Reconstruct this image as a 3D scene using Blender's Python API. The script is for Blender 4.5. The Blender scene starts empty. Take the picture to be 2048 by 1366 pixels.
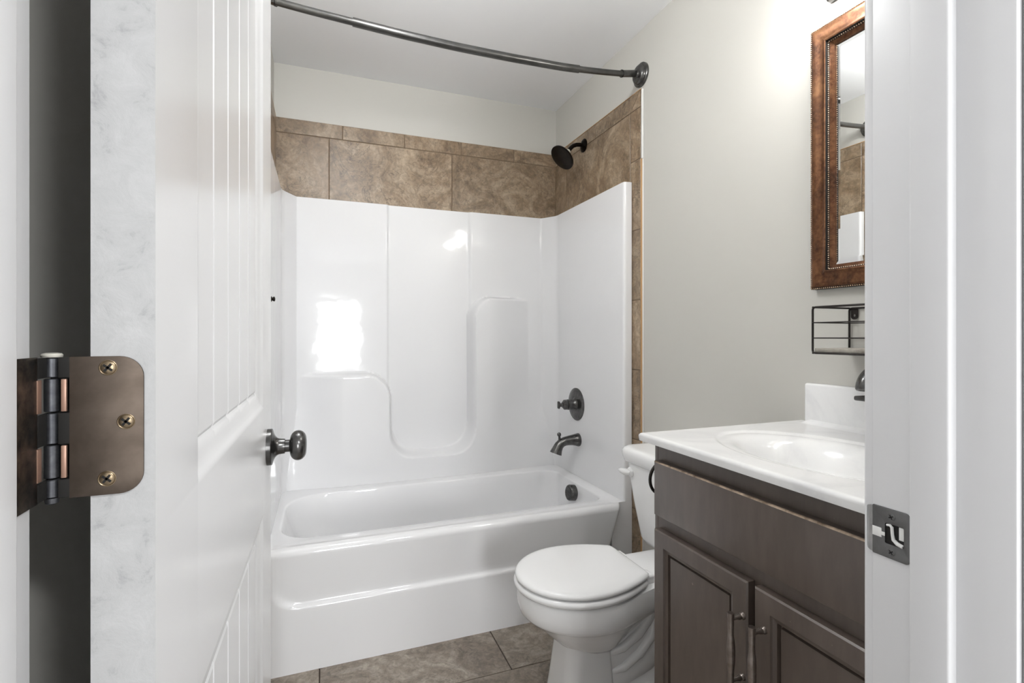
import bpy, bmesh, math, random
from mathutils import Vector, Matrix
random.seed(4)
PI = math.pi
C = bpy.context.scene.collection
scene = bpy.context.scene

# ------------------------------------------------------------------ camera, world, exposure
YAW = 0.3612
cam_data = bpy.data.cameras.new('camera')
cam = bpy.data.objects.new('camera', cam_data); C.objects.link(cam)
cam.location = (0, 0, 1.135)
cam.rotation_euler = (PI/2, 0, -YAW)
cam_data.sensor_width = 36
cam_data.lens = 36*1008.7/2048
cam_data.shift_y = -11.8/2048
cam_data.clip_start = 0.01
scene.camera = cam

vs = scene.view_settings
vs.view_transform = 'Standard'; vs.look = 'None'; vs.exposure = 0.22; vs.gamma = 1.0
vs.use_curve_mapping = False
WIN, HALL_FILL, BULB, BATH_FILL, SKY = 82, 92, 54, 66, 1.5     # lamp strengths; hall and bath are added fill

world = bpy.data.worlds.new('world'); scene.world = world
world.use_nodes = True
bg = world.node_tree.nodes['Background']
bg.inputs[0].default_value = (0.95, 0.98, 1.0, 1); bg.inputs[1].default_value = SKY

def area(name, loc, rot, sx, sy, power, col=(1, 1, 1)):
    l = bpy.data.lights.new(name, 'AREA'); l.shape = 'RECTANGLE'; l.size = sx; l.size_y = sy
    l.energy = power; l.color = col
    o = bpy.data.objects.new(name, l); C.objects.link(o); o.location = loc; o.rotation_euler = rot
    return o
# room constants (metres; the camera stands in the doorway at x = y = 0)
XL, XR, YB, H = -0.212, 1.275, 2.652, 2.439      # bathroom left, right, back walls and ceiling
YW, YH = 0.380, 0.256                             # bathroom and hall side of the doorway wall
JL, JR = -0.161, 0.568                            # faces of the door jambs
HX0, HX1, HY = -1.9, 2.3, -3.5                    # hall room
WX0, WX1, WZ0, WZ1 = -0.06, 0.60, 0.70, 1.86      # window in the far wall of the hall room
area('window_daylight', (0.5*(WX0+WX1), HY-0.16, 0.5*(WZ0+WZ1)), (PI/2, 0, 0), WX1-WX0, WZ1-WZ0, WIN, (0.97, 0.985, 1.0))

# ------------------------------------------------------------------ materials
def mat(name):
    m = bpy.data.materials.new(name); m.use_nodes = True
    nt = m.node_tree; return m, nt, nt.nodes['Principled BSDF']
def simple(name, col, rough=0.5, metal=0.0, spec=0.5, coat=0.0, emit=None, bump=None):
    m, nt, b = mat(name)
    b.inputs['Base Color'].default_value = (*col, 1); b.inputs['Roughness'].default_value = rough
    b.inputs['Metallic'].default_value = metal; b.inputs['Specular IOR Level'].default_value = spec
    b.inputs['Coat Weight'].default_value = coat
    if emit:
        b.inputs['Emission Color'].default_value = (*emit[0], 1); b.inputs['Emission Strength'].default_value = emit[1]
    if bump:
        sc_, st, dist = bump
        add_bump(nt, b, sc_, st, dist)
    return m
def node(nt, t, **kw):
    n = nt.nodes.new(t)
    for k, v in kw.items(): setattr(n, k, v)
    return n
def add_bump(nt, b, scale, strength, dist, detail=2.0):
    tc = node(nt, 'ShaderNodeTexCoord'); no = node(nt, 'ShaderNodeTexNoise')
    no.inputs['Scale'].default_value = scale; no.inputs['Detail'].default_value = detail
    bp = node(nt, 'ShaderNodeBump'); bp.inputs['Strength'].default_value = strength; bp.inputs['Distance'].default_value = dist
    nt.links.new(tc.outputs['Object'], no.inputs['Vector']); nt.links.new(no.outputs['Fac'], bp.inputs['Height'])
    nt.links.new(bp.outputs['Normal'], b.inputs['Normal'])
def ramp(nt, src, stops):
    r = node(nt, 'ShaderNodeValToRGB'); e = r.color_ramp.elements
    while len(e) < len(stops): e.new(0.5)
    for el, (p, c) in zip(e, stops):
        el.position = p; el.color = (*c, 1)
    nt.links.new(src, r.inputs[0]); return r.outputs[0]
def noise(nt, scale, detail=4, rough=0.5, distort=0.0, vec=None):
    n = node(nt, 'ShaderNodeTexNoise')
    n.inputs['Scale'].default_value = scale; n.inputs['Detail'].default_value = detail
    n.inputs['Roughness'].default_value = rough; n.inputs['Distortion'].default_value = distort
    if vec is not None: nt.links.new(vec, n.inputs['Vector'])
    return n.outputs['Fac']
def mixc(nt, fac, a, b, mode='MIX'):
    m = node(nt, 'ShaderNodeMix', data_type='RGBA', blend_type=mode)
    for val, idx in ((fac, 0), (a, 6), (b, 7)):
        if hasattr(val, 'is_output'): nt.links.new(val, m.inputs[idx])
        elif isinstance(val, (int, float)): m.inputs[idx].default_value = val
        else: m.inputs[idx].default_value = (*val, 1)
    return m.outputs[2]

def tile_mat(name, cols, rough=0.35):
    m, nt, b = mat(name)
    tc = node(nt, 'ShaderNodeTexCoord'); geo = node(nt, 'ShaderNodeNewGeometry')
    cmb = node(nt, 'ShaderNodeVectorMath', operation='MULTIPLY_ADD')
    sep = node(nt, 'ShaderNodeCombineXYZ')
    for k in range(3): nt.links.new(geo.outputs['Random Per Island'], sep.inputs[k])
    nt.links.new(sep.outputs[0], cmb.inputs[0]); cmb.inputs[1].default_value = (37, 53, 71)
    nt.links.new(tc.outputs['Object'], cmb.inputs[2]); v = cmb.outputs[0]
    big = noise(nt, 5.5, 8, 0.68, 1.6, v)
    base = ramp(nt, big, [(0.36, cols[0]), (0.50, cols[1]), (0.63, cols[2])])
    fine = noise(nt, 42, 6, 0.75, 0.8, v)
    base = mixc(nt, 0.55, base, ramp(nt, fine, [(0.34, (0.20, 0.20, 0.20)), (0.66, (0.82, 0.82, 0.82))]), 'OVERLAY')
    # thin dark cracks
    cr = noise(nt, 6, 7, 0.68, 1.2, v)
    crk = ramp(nt, cr, [(0.485, (0, 0, 0)), (0.5, (1, 1, 1)), (0.515, (0, 0, 0))])
    bw = node(nt, 'ShaderNodeRGBToBW'); nt.links.new(crk, bw.inputs[0])
    mul = node(nt, 'ShaderNodeMath', operation='MULTIPLY')
    gate = noise(nt, 3.1, 2, 0.5, 0, v)
    gr = ramp(nt, gate, [(0.44, (0, 0, 0)), (0.58, (0.75, 0.75, 0.75))])
    gb = node(nt, 'ShaderNodeRGBToBW'); nt.links.new(gr, gb.inputs[0])
    nt.links.new(bw.outputs[0], mul.inputs[0]); nt.links.new(gb.outputs[0], mul.inputs[1])
    base = mixc(nt, mul.outputs[0], base, tuple(c*0.35 for c in cols[0]))
    hue = ramp(nt, geo.outputs['Random Per Island'], [(0, (0.90, 0.90, 0.90)), (1, (1.08, 1.06, 1.04))])
    base = mixc(nt, 1.0, base, hue, 'MULTIPLY')
    nt.links.new(base, b.inputs['Base Color']); b.inputs['Roughness'].default_value = rough
    bp = node(nt, 'ShaderNodeBump'); bp.inputs['Strength'].default_value = 0.4; bp.inputs['Distance'].default_value = 0.003
    nt.links.new(big, bp.inputs['Height']); nt.links.new(bp.outputs[0], b.inputs['Normal'])
    return m

def wood_mat():
    m, nt, b = mat('espresso_wood')
    tc = node(nt, 'ShaderNodeTexCoord'); mp = node(nt, 'ShaderNodeMapping')
    mp.inputs['Scale'].default_value = (1, 1, 0.22); nt.links.new(tc.outputs['Object'], mp.inputs[0])
    n1 = noise(nt, 6, 5, 0.6, 0.8, mp.outputs[0]); n2 = noise(nt, 60, 4, 0.6, 0, mp.outputs[0])
    c = ramp(nt, n1, [(0.3, (0.066, 0.046, 0.036)), (0.55, (0.088, 0.064, 0.051)), (0.75, (0.116, 0.087, 0.071))])
    c = mixc(nt, 0.2, c, ramp(nt, n2, [(0.35, (0.03, 0.022, 0.018)), (0.65, (0.125, 0.099, 0.086))]))
    # scuffs: small pale specks
    n3 = noise(nt, 85, 2, 0.5, 0, tc.outputs['Object'])
    sp = ramp(nt, n3, [(0.76, (0, 0, 0)), (0.80, (0.5, 0.5, 0.5))]); bw = node(nt, 'ShaderNodeRGBToBW'); nt.links.new(sp, bw.inputs[0])
    c = mixc(nt, bw.outputs[0], c, (0.35, 0.30, 0.26))
    nt.links.new(c, b.inputs['Base Color'])
    r = ramp(nt, n1, [(0.3, (0.33,)*3), (0.7, (0.38,)*3)]); nt.links.new(r, b.inputs['Roughness'])
    b.inputs['Specular IOR Level'].default_value = 0.9; b.inputs['Coat Weight'].default_value = 0.25; b.inputs['Coat Roughness'].default_value = 0.32
    return m

def frame_mat():
    m, nt, b = mat('copper_frame')
    tc = node(nt, 'ShaderNodeTexCoord')
    n1 = noise(nt, 16, 6, 0.65, 0.6, tc.outputs['Object']); n2 = noise(nt, 130, 3, 0.6, 0, tc.outputs['Object'])
    c = ramp(nt, n1, [(0.30, (0.030, 0.011, 0.006)), (0.50, (0.105, 0.040, 0.016)), (0.70, (0.24, 0.115, 0.052))])
    c = mixc(nt, 0.25, c, ramp(nt, n2, [(0.35, (0.02, 0.008, 0.005)), (0.7, (0.26, 0.135, 0.068))]))
    nt.links.new(c, b.inputs['Base Color']); b.inputs['Metallic'].default_value = 0.65; b.inputs['Roughness'].default_value = 0.33
    return m

def metal_mat(name, c0, c1, rough=0.35, scale=40, metal=0.9):
    m, nt, b = mat(name)
    tc = node(nt, 'ShaderNodeTexCoord'); n1 = noise(nt, scale, 5, 0.6, 0.3, tc.outputs['Object'])
    nt.links.new(ramp(nt, n1, [(0.35, c0), (0.68, c1)]), b.inputs['Base Color'])
    b.inputs['Metallic'].default_value = metal; b.inputs['Roughness'].default_value = rough
    return m

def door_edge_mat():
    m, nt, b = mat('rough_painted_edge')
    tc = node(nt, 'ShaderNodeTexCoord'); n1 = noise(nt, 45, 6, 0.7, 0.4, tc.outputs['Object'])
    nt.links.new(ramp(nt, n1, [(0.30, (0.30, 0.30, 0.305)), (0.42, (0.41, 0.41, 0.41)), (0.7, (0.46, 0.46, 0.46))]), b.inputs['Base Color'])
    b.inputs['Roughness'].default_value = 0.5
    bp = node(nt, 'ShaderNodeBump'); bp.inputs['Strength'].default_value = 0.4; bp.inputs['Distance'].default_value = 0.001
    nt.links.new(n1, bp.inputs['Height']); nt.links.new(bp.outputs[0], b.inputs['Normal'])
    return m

def marble_mat():
    m, nt, b = mat('cultured_marble')
    tc = node(nt, 'ShaderNodeTexCoord'); n1 = noise(nt, 3.5, 6, 0.6, 2.0, tc.outputs['Object'])
    nt.links.new(ramp(nt, n1, [(0.3, (0.74, 0.74, 0.75)), (0.48, (0.84, 0.84, 0.84)), (0.62, (0.86, 0.86, 0.86))]), b.inputs['Base Color'])
    b.inputs['Roughness'].default_value = 0.14
    return m

M = {
    'wall': simple('wall_paint', (0.555, 0.543, 0.505), 0.6, bump=(220, 0.06, 0.001)),
    'ceiling': simple('ceiling_paint', (0.90, 0.905, 0.92), 0.8),
    'trim': simple('trim_paint', (0.735, 0.735, 0.745), 0.35),
    'door': simple('door_paint', (0.73, 0.73, 0.735), 0.22),
    'edge': door_edge_mat(),
    'acrylic': simple('white_acrylic', (0.82, 0.82, 0.83), 0.06, bump=(9.0, 0.30, 0.003)),
    'porcelain': simple('white_porcelain', (0.90, 0.90, 0.90), 0.06),
    'plastic': simple('white_plastic', (0.88, 0.88, 0.88), 0.14),
    'marble': marble_mat(),
    'tile': tile_mat('wall_tile', ((0.165, 0.110, 0.064), (0.250, 0.181, 0.117), (0.36, 0.278, 0.195))),
    'ftile': tile_mat('floor_tile', ((0.165, 0.135, 0.108), (0.245, 0.208, 0.172), (0.34, 0.298, 0.252)), 0.40),
    'grout': simple('grout', (0.17, 0.12, 0.08), 0.9),
    'fgrout': simple('floor_grout', (0.055, 0.04, 0.03), 0.9),
    'tan': simple('tan_tile_edge', (0.50, 0.31, 0.15), 0.7),
    'caulk': simple('white_caulk', (0.82, 0.82, 0.80), 0.6),
    'bronze': metal_mat('dark_bronze', (0.075, 0.074, 0.073), (0.16, 0.157, 0.154), 0.25),
    'black': metal_mat('black_bronze', (0.010, 0.008, 0.007), (0.022, 0.017, 0.014), 0.3),
    'rod': metal_mat('rod_metal', (0.075, 0.073, 0.07), (0.12, 0.118, 0.114), 0.3, 12),
    'hinge': metal_mat('hinge_bronze', (0.085, 0.066, 0.052), (0.15, 0.120, 0.098), 0.5, 25),
    'hinge_dark': metal_mat('dark_hinge_bronze', (0.02, 0.017, 0.014), (0.16, 0.12, 0.09), 0.38, 120),
    'barrel': metal_mat('barrel_metal', (0.12, 0.125, 0.14), (0.18, 0.185, 0.20), 0.42, 200),
    'copper': simple('worn_copper', (0.45, 0.28, 0.21), 0.45, 0.6),
    'brass': metal_mat('antique_brass', (0.18, 0.135, 0.085), (0.32, 0.25, 0.165), 0.35, 90),
    'ivory': simple('ivory_cap', (0.62, 0.60, 0.53), 0.5),
    'dark': simple('dark_recess', (0.008, 0.007, 0.006), 0.8),  # near-black standing for the shade inside gaps, slots and holes
    'pewter': metal_mat('pewter', (0.16, 0.16, 0.16), (0.22, 0.22, 0.22), 0.42),
    'steel': metal_mat('worn_steel', (0.34, 0.34, 0.34), (0.50, 0.50, 0.50), 0.4),
    'pull': metal_mat('pull_bronze', (0.22, 0.185, 0.165), (0.36, 0.315, 0.285), 0.32, 60),
    'wood': wood_mat(),
    'worn': metal_mat('worn_wood_edge', (0.22, 0.155, 0.11), (0.85, 0.68, 0.52), 0.6, 30, 0.0),
    'frame': frame_mat(),
    'bead': metal_mat('bead_bronze', (0.30, 0.19, 0.12), (0.62, 0.48, 0.36), 0.25, 90),
    'mirror': simple('mirror_silver', (0.90, 0.91, 0.90), 0.01, 1.0),
    'greywood': metal_mat('grey_wood', (0.20, 0.18, 0.155), (0.40, 0.375, 0.33), 0.7, 30, 0.0),
    'wire': simple('black_wire', (0.018, 0.014, 0.012), 0.4, 0.5),
    'carpet': simple('hall_carpet', (0.42, 0.40, 0.38), 0.95, bump=(600, 0.5, 0.004)),
    'hallwall': simple('hall_paint', (0.74, 0.74, 0.74), 0.7),
    'bulb': simple('lit_bulb', (1, 1, 1), 0.5, emit=((1.0, 0.985, 0.96), BULB)),
    'bathfill': simple('bath_fill_glow', (0.9, 0.9, 0.9), 0.5, emit=((0.98, 0.995, 1.0), BATH_FILL)),  # glow of the added bathroom fill globe
    'shade': simple('hall_fill_glow', (0.9, 0.9, 0.9), 0.5, emit=((0.975, 0.99, 1.0), HALL_FILL)),  # glow of the added hall fill lamp
}
def glass_mat():
    m = bpy.data.materials.new('window_glass'); m.use_nodes = True; nt = m.node_tree; nt.nodes.clear()
    o = node(nt, 'ShaderNodeOutputMaterial'); mx = node(nt, 'ShaderNodeMixShader'); t = node(nt, 'ShaderNodeBsdfTransparent'); g = node(nt, 'ShaderNodeBsdfGlossy')
    g.inputs['Roughness'].default_value = 0.02; mx.inputs[0].default_value = 0.06
    nt.links.new(t.outputs[0], mx.inputs[1]); nt.links.new(g.outputs[0], mx.inputs[2]); nt.links.new(mx.outputs[0], o.inputs[0])
    return m
M['glass'] = glass_mat()

# ------------------------------------------------------------------ mesh helpers
def frame_of(d):
    d = d.normalized(); a = Vector((0, 0, 1)) if abs(d.z) < 0.9 else Vector((1, 0, 0))
    u = d.cross(a).normalized(); return u, d.cross(u).normalized()
def smooth(a, b, x):
    t = min(1.0, max(0.0, (x-a)/(b-a))); return t*t*(3-2*t)
def lin(a, b, n): return [a+(b-a)*i/(n-1) for i in range(n)]

class MB:
    def __init__(s): s.bm = bmesh.new()
    def face(s, vs_, mi=0):
        try: f = s.bm.faces.new(vs_); f.material_index = mi; return f
        except ValueError: return None
    def box(s, x0, x1, y0, y1, z0, z1, bev=0.0, seg=2, mi=0, only=None, bev_mi=None):
        bm = s.bm
        v = [bm.verts.new(p) for p in ((x0,y0,z0),(x1,y0,z0),(x1,y1,z0),(x0,y1,z0),(x0,y0,z1),(x1,y0,z1),(x1,y1,z1),(x0,y1,z1))]
        fs = [s.face([v[i] for i in q], mi) for q in ((0,3,2,1),(4,5,6,7),(0,1,5,4),(1,2,6,5),(2,3,7,6),(3,0,4,7))]
        if bev > 0:
            es = list({e for f in fs for e in f.edges})
            if only: es = [e for e in es if only((e.verts[0].co+e.verts[1].co)/2)]
            r = bmesh.ops.bevel(bm, geom=es, offset=bev, segments=seg, affect='EDGES', profile=0.5, material=-1 if bev_mi is None else bev_mi)
        return s
    def loft(s, rings, cap0=True, cap1=True, mi=0, closed=True):
        R = [[s.bm.verts.new(p) for p in r] for r in rings]
        n = len(R[0])
        for a, b in zip(R, R[1:]):
            for i in range(n if closed else n-1):
                j = (i+1) % n; s.face((a[i], a[j], b[j], b[i]), mi)
        if cap0: s.face(list(reversed(R[0])), mi)
        if cap1: s.face(R[-1], mi)
        return R
    def tube(s, pts, rad, n=14, cap=True, mi=0, closed=False):
        pts = [Vector(p) for p in pts]; rings = []; m = len(pts)
        rad = rad if isinstance(rad, (list, tuple)) else [rad]*m
        u = None
        for i, p in enumerate(pts):
            d = (pts[(i+1) % m]-pts[i-1]) if closed else (pts[min(i+1, m-1)]-pts[max(i-1, 0)])
            d.normalize()
            if u is None: u, w = frame_of(d)
            else:
                u = (u-d*u.dot(d)).normalized(); w = d.cross(u)
            rings.append([p+rad[i]*(math.cos(2*PI*k/n)*u+math.sin(2*PI*k/n)*w) for k in range(n)])
        if closed:
            R = s.loft(rings, False, False, mi)
            for k in range(n):
                s.face((R[-1][k], R[-1][(k+1) % n], R[0][(k+1) % n], R[0][k]), mi)
        else: s.loft(rings, cap, cap, mi)
        return s
    def lathe(s, prof, origin, axis, n=40, mi=0, sc=(1, 1)):
        o = Vector(origin); d = Vector(axis).normalized(); u, w = frame_of(d)
        rings = [[o+d*t+max(r, 1e-5)*(sc[0]*math.cos(2*PI*k/n)*u+sc[1]*math.sin(2*PI*k/n)*w) for k in range(n)] for t, r in prof]
        s.loft(rings, True, True, mi); return s
    def grid(s, us, vs_, fn, mi=0, mif=None):
        G = [[s.bm.verts.new(fn(u, v)) for v in vs_] for u in us]
        for i in range(len(us)-1):
            for j in range(len(vs_)-1):
                s.face((G[i][j], G[i+1][j], G[i+1][j+1], G[i][j+1]), mi if mif is None else mif(us[i], vs_[j]))
        return G
    def slab(s, us, vs_, th, depth, place, mi=0, side_mi=None):
        """front face a relief grid (w = depth), closed by sides and a back at w = th"""
        side_mi = mi if side_mi is None else side_mi
        G = s.grid(us, vs_, lambda u, v: place(u, v, depth(u, v)), mi)
        nu, nv = len(us), len(vs_)
        loop = [(i, 0) for i in range(nu)]+[(nu-1, j) for j in range(1, nv)]+[(i, nv-1) for i in range(nu-2, -1, -1)]+[(0, j) for j in range(nv-2, 0, -1)]
        B = [s.bm.verts.new(place(us[i], vs_[j], th)) for i, j in loop]
        for k in range(len(loop)):
            k2 = (k+1) % len(loop)
            f = s.face((G[loop[k][0]][loop[k][1]], B[k], B[k2], G[loop[k2][0]][loop[k2][1]]), side_mi)
        s.face(B, side_mi)
        return G
    def sphere(s, c, r, sc=(1, 1, 1), sub=3, mi=0):
        ret = bmesh.ops.create_icosphere(s.bm, subdivisions=sub, radius=1.0)
        for v in ret['verts']:
            v.co = Vector((c[0]+v.co.x*r*sc[0], c[1]+v.co.y*r*sc[1], c[2]+v.co.z*r*sc[2]))
            for f in v.link_faces: f.material_index = mi
        return s
    def prism(s, poly, a, b, place, mi=0):
        s.loft([[place(x, y, a) for x, y in poly], [place(x, y, b) for x, y in poly]], mi=mi); return s

def world_loc(o):
    v = Vector((0, 0, 0))
    while o is not None:
        v += Vector(o.location); o = o.parent
    return v
def finish(o, label=None, cat=None, group=None, kind=None):
    if label: o['label'] = label
    if cat: o['category'] = cat
    if group: o['group'] = group
    if kind: o['kind'] = kind
    return o
def build(mb, name, mats, parent=None, ang=38, local=False, flat=False, normals=True, **kw):
    bm = mb.bm
    if normals: bmesh.ops.recalc_face_normals(bm, faces=bm.faces)
    ca = math.radians(ang)
    for f in bm.faces: f.smooth = not flat
    for e in bm.edges:
        if len(e.link_faces) == 2 and e.calc_face_angle(0) > ca: e.smooth = False
    me = bpy.data.meshes.new(name)
    if local: off = Vector((0, 0, 0)); loc = Vector((0, 0, 0))
    elif parent is not None: off = world_loc(parent); loc = Vector((0, 0, 0))
    else:
        xs = [v.co for v in bm.verts]
        off = Vector(((min(v.x for v in xs)+max(v.x for v in xs))/2, (min(v.y for v in xs)+max(v.y for v in xs))/2, min(v.z for v in xs))); loc = off
    for v in bm.verts: v.co -= off
    bm.to_mesh(me); bm.free()
    for m in (mats if isinstance(mats, (list, tuple)) else [mats]): me.materials.append(M[m])
    o = bpy.data.objects.new(name, me); C.objects.link(o); o.location = loc
    if parent is not None: o.parent = parent
    return finish(o, **kw)
def thing(name, loc, label, cat, group=None, rotz=0):
    o = bpy.data.objects.new(name, None); C.objects.link(o); o.location = loc; o.rotation_euler = (0, 0, rotz)
    o.empty_display_size = 0.05
    return finish(o, label, cat, group)
def struct(mb, name, m, **kw):
    return build(mb, name, m, kind='structure', **kw)

def plate_mesh(outlines, th, place, bev=0.0):
    """a flat plate with holes: filled 2D curve -> verts/faces, placed by place(x, y, w)"""
    cu = bpy.data.curves.new('plate', 'CURVE'); cu.dimensions = '2D'; cu.fill_mode = 'BOTH'
    cu.extrude = th/2-bev if bev else th/2; cu.bevel_depth = bev; cu.bevel_resolution = 1
    for pts in outlines:
        sp = cu.splines.new('POLY'); sp.points.add(len(pts)-1); sp.use_cyclic_u = True
        for p, q in zip(sp.points, pts): p.co = (q[0], q[1], 0, 1)
    ob = bpy.data.objects.new('plate', cu); C.objects.link(ob)
    dg = bpy.context.evaluated_depsgraph_get(); dg.update()
    me = bpy.data.meshes.new_from_object(ob.evaluated_get(dg))
    bpy.data.objects.remove(ob); bpy.data.curves.remove(cu)
    mb = MB(); mb.bm.from_mesh(me); bpy.data.meshes.remove(me)
    bmesh.ops.remove_doubles(mb.bm, verts=mb.bm.verts, dist=1e-6)
    for v in mb.bm.verts: v.co = Vector(place(v.co.x, v.co.y, v.co.z))
    return mb
def rrect(x0, x1, y0, y1, r, n=8):
    """rounded rectangle; r = (r at x0y0, x1y0, x1y1, x0y1) or one radius"""
    r = r if isinstance(r, (tuple, list)) else (r,)*4
    out = []
    for (cx, cy, a0, rr) in ((x0+r[0], y0+r[0], PI, r[0]), (x1-r[1], y0+r[1], 1.5*PI, r[1]), (x1-r[2], y1-r[2], 0, r[2]), (x0+r[3], y1-r[3], 0.5*PI, r[3])):
        if rr <= 0: out.append((cx, cy)); continue
        for k in range(n+1):
            a = a0+0.5*PI*k/n; out.append((cx+rr*math.cos(a), cy+rr*math.sin(a)))
    return out
def screw(parent, c, axis, r, mats=('brass', 'dark'), rot=0.3, name='screw'):
    mb = MB(); c = Vector(c); d = Vector(axis).normalized(); u, w = frame_of(d)
    mb.lathe([(0, r), (0.0003, r), (0.0005, r*0.92), (0.0002, r*0.84), (0.0006, r*0.74), (0.0008, r*0.3), (0.0008, 0)], c, d, 24)
    for k in range(2):
        a = rot+k*PI/2; du = math.cos(a)*u+math.sin(a)*w; dw = d.cross(du)
        L, wd = r*0.6, r*0.14
        mb.loft([[c+d*t+du*(sx*L)+dw*(sy*wd) for sx, sy in ((-1, -1), (1, -1), (1, 1), (-1, 1))] for t in (0.0002, 0.0010)], mi=1)
    return build(mb, name, list(mats), parent)

# ------------------------------------------------------------------ room shell
W = 0.12
mb = MB(); mb.box(XL-0.02, XR+0.02, YH, YB+0.02, -0.05, -0.004); 
floor = struct(mb, 'floor', 'fgrout')
def tiles(mb, rects, place, gap=0.0035, th=0.010):
    for (a0, a1, b0, b1) in rects:
        g = gap/2
        poly0 = [(a0+g, b0+g), (a1-g, b0+g), (a1-g, b1-g), (a0+g, b1-g)]
        e = 0.0012
        poly1 = [(a0+g+e, b0+g+e), (a1-g-e, b0+g+e), (a1-g-e, b1-g-e), (a0+g+e, b1-g-e)]
        mb.loft([[place(x, y, 0) for x, y in poly0], [place(x, y, th-e) for x, y in poly0], [place(x, y, th) for x, y in poly1]], cap0=False)
mb = MB(); rects = []
for r in range(6):
    y1 = 1.605+0.308*(2-r); y0 = y1-0.308
    if r == 0: continue
    offx = -0.006 if r % 2 == 1 else 0.30
    for k in range(-2, 4):
        a0, a1 = offx+0.612*k, offx+0.612*(k+1)
        a0, a1 = max(a0, XL), min(a1, XR); b0, b1 = max(y0, YH), min(y1, 1.95)
        if a1-a0 > 0.01 and b1-b0 > 0.01: rects.append((a0, a1, b0, b1))
tiles(mb, rects, lambda x, y, t: Vector((x, y, -0.010+t)), gap=0.004)
build(mb, 'tile', 'ftile', floor, label='grey brown stone look floor tile')

mb = MB(); mb.box(XL-W, XR+W, YB, YB+W, -0.05, H); wall_back = struct(mb, 'wall_back', 'wall')
mb = MB(); mb.box(XR, XR+W, YH, YB+W, -0.05, H); wall_right = struct(mb, 'wall_right', 'wall')
mb = MB(); mb.box(XL-W, XL, YW, YB+W, -0.05, H); wall_left = struct(mb, 'wall_left', 'wall')
mb = MB()
mb.box(HX0, JL-0.02, YH, YW, -0.05, H); mb.box(JR+0.02, HX1, YH, YW, -0.05, H); mb.box(JL-0.02, JR+0.02, YH, YW, 2.06, H)
struct(mb, 'wall_front', 'wall')
mb = MB(); mb.box(HX0-W, HX1+W, HY-W, YB+W, H, H+0.1); struct(mb, 'ceiling', 'ceiling')
# hall room behind the camera
mb = MB(); mb.box(HX0-W, HX1+W, HY-W, YH, -0.05, 0.0); struct(mb, 'floor_hall', 'carpet')
mb = MB(); mb.box(HX0-W, HX0, HY-W, YH, -0.05, H); struct(mb, 'wall_hall_left', 'hallwall')
mb = MB(); mb.box(HX1, HX1+W, HY-W, YH, -0.05, H); struct(mb, 'wall_hall_right', 'hallwall')
mb = MB()
mb.box(HX0, WX0, HY-W, HY, -0.05, H); mb.box(WX1, HX1, HY-W, HY, -0.05, H); mb.box(WX0, WX1, HY-W, HY, -0.05, WZ0); mb.box(WX0, WX1, HY-W, HY, WZ1, H)
struct(mb, 'wall_hall_back', 'hallwall')
mb = MB()
for a in ((WX0, WX0+0.03, WZ0, WZ1), (WX1-0.03, WX1, WZ0, WZ1), (WX0+0.03, WX1-0.03, WZ0, WZ0+0.03), (WX0+0.03, WX1-0.03, WZ1-0.03, WZ1), (WX0+0.03, WX1-0.03, 0.5*(WZ0+WZ1)-0.015, 0.5*(WZ0+WZ1)+0.015)):
    mb.box(a[0], a[1], HY-0.09, HY-0.05, a[2], a[3], 0.002)
win = struct(mb, 'window_1', 'trim')
mb = MB(); mb.box(WX0+0.03, WX1-0.03, HY-0.072, HY-0.068, WZ0+0.03, WZ1-0.03); build(mb, 'pane', 'glass', win)

# ------------------------------------------------------------------ door frame
def jamb(xf, sgn, name, y_stop):
    mb = MB(); x1 = xf+sgn*0.018
    mb.box(min(xf, x1), max(xf, x1), YH, YW, 0, 2.06, 0.0015)
    xs = xf-sgn*0.011
    mb.box(min(xf-sgn*-0.002, xs), max(xf-sgn*-0.002, xs), 0.301, y_stop, 0, 2.03, 0.0025, 3)
    return struct(mb, name, 'trim')
jamb(JL, -1, 'trim_1', 0.3425); jamb(JR, 1, 'trim_2', 0.3365)
mb = MB(); mb.box(JL, JR, YH, YW, 2.03, 2.055, 0.0015); struct(mb, 'trim_3', 'trim')
for nm, x0, x1 in (('trim_4', JL-0.07, JL-0.006), ('trim_5', JR+0.006, JR+0.07)):
    mb = MB(); mb.box(x0, x1, YH-0.016, YH, 0, 2.10, 0.004, 3); struct(mb, nm, 'trim')
mb = MB(); mb.box(JR+0.006, JR+0.058, YW, YW+0.014, 0, 2.10, 0.004, 3); struct(mb, 'trim_6', 'trim')
mb = MB(); mb.box(JL-0.07, JR+0.07, YH-0.016, YH, 2.10, 2.165, 0.004, 3); struct(mb, 'trim_7', 'trim')

# ------------------------------------------------------------------ the open door (hinged on the left jamb, swung in 90 degrees)
DW, DT = 0.713, 0.035
DANG = 0.0115
door = thing('door_1', (-0.1026, 0.395, 0.008), 'white panelled door with v grooved planks swung open on the left', 'door', rotz=PI/2-DANG)
door['kind'] = 'structure'
P_UP = (0.114, 0.592, 0.996, 1.93); P_LO = (0.114, 0.592, 0.23, 0.813)   # recessed panels in door height
GRO = [0.137+0.083*k for k in range(1, 6)]
def door_depth(x, z):
    d = 0.0
    for (a0, a1, b0, b1) in (P_UP, P_LO):
        t = min(x-a0, a1-x, z-b0, b1-z)
        if t <= 0: continue
        if t < 0.011: d = 0.0035*smooth(-0.004, 0.011, t)*t/0.011
        elif t < 0.030: d = 0.0035+0.0040*(t-0.011)/0.019
        elif t < 0.034: d = 0.0075+0.0020*(t-0.030)/0.004
        else:
            d = 0.0075
            if t < 0.038: d = 0.0095-0.0020*(t-0.034)/0.004
            for g in GRO:
                q = abs(x-g)
                if q < 0.0035: d = max(d, 0.0075+0.0035*(1-q/0.0035))
    return d
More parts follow.
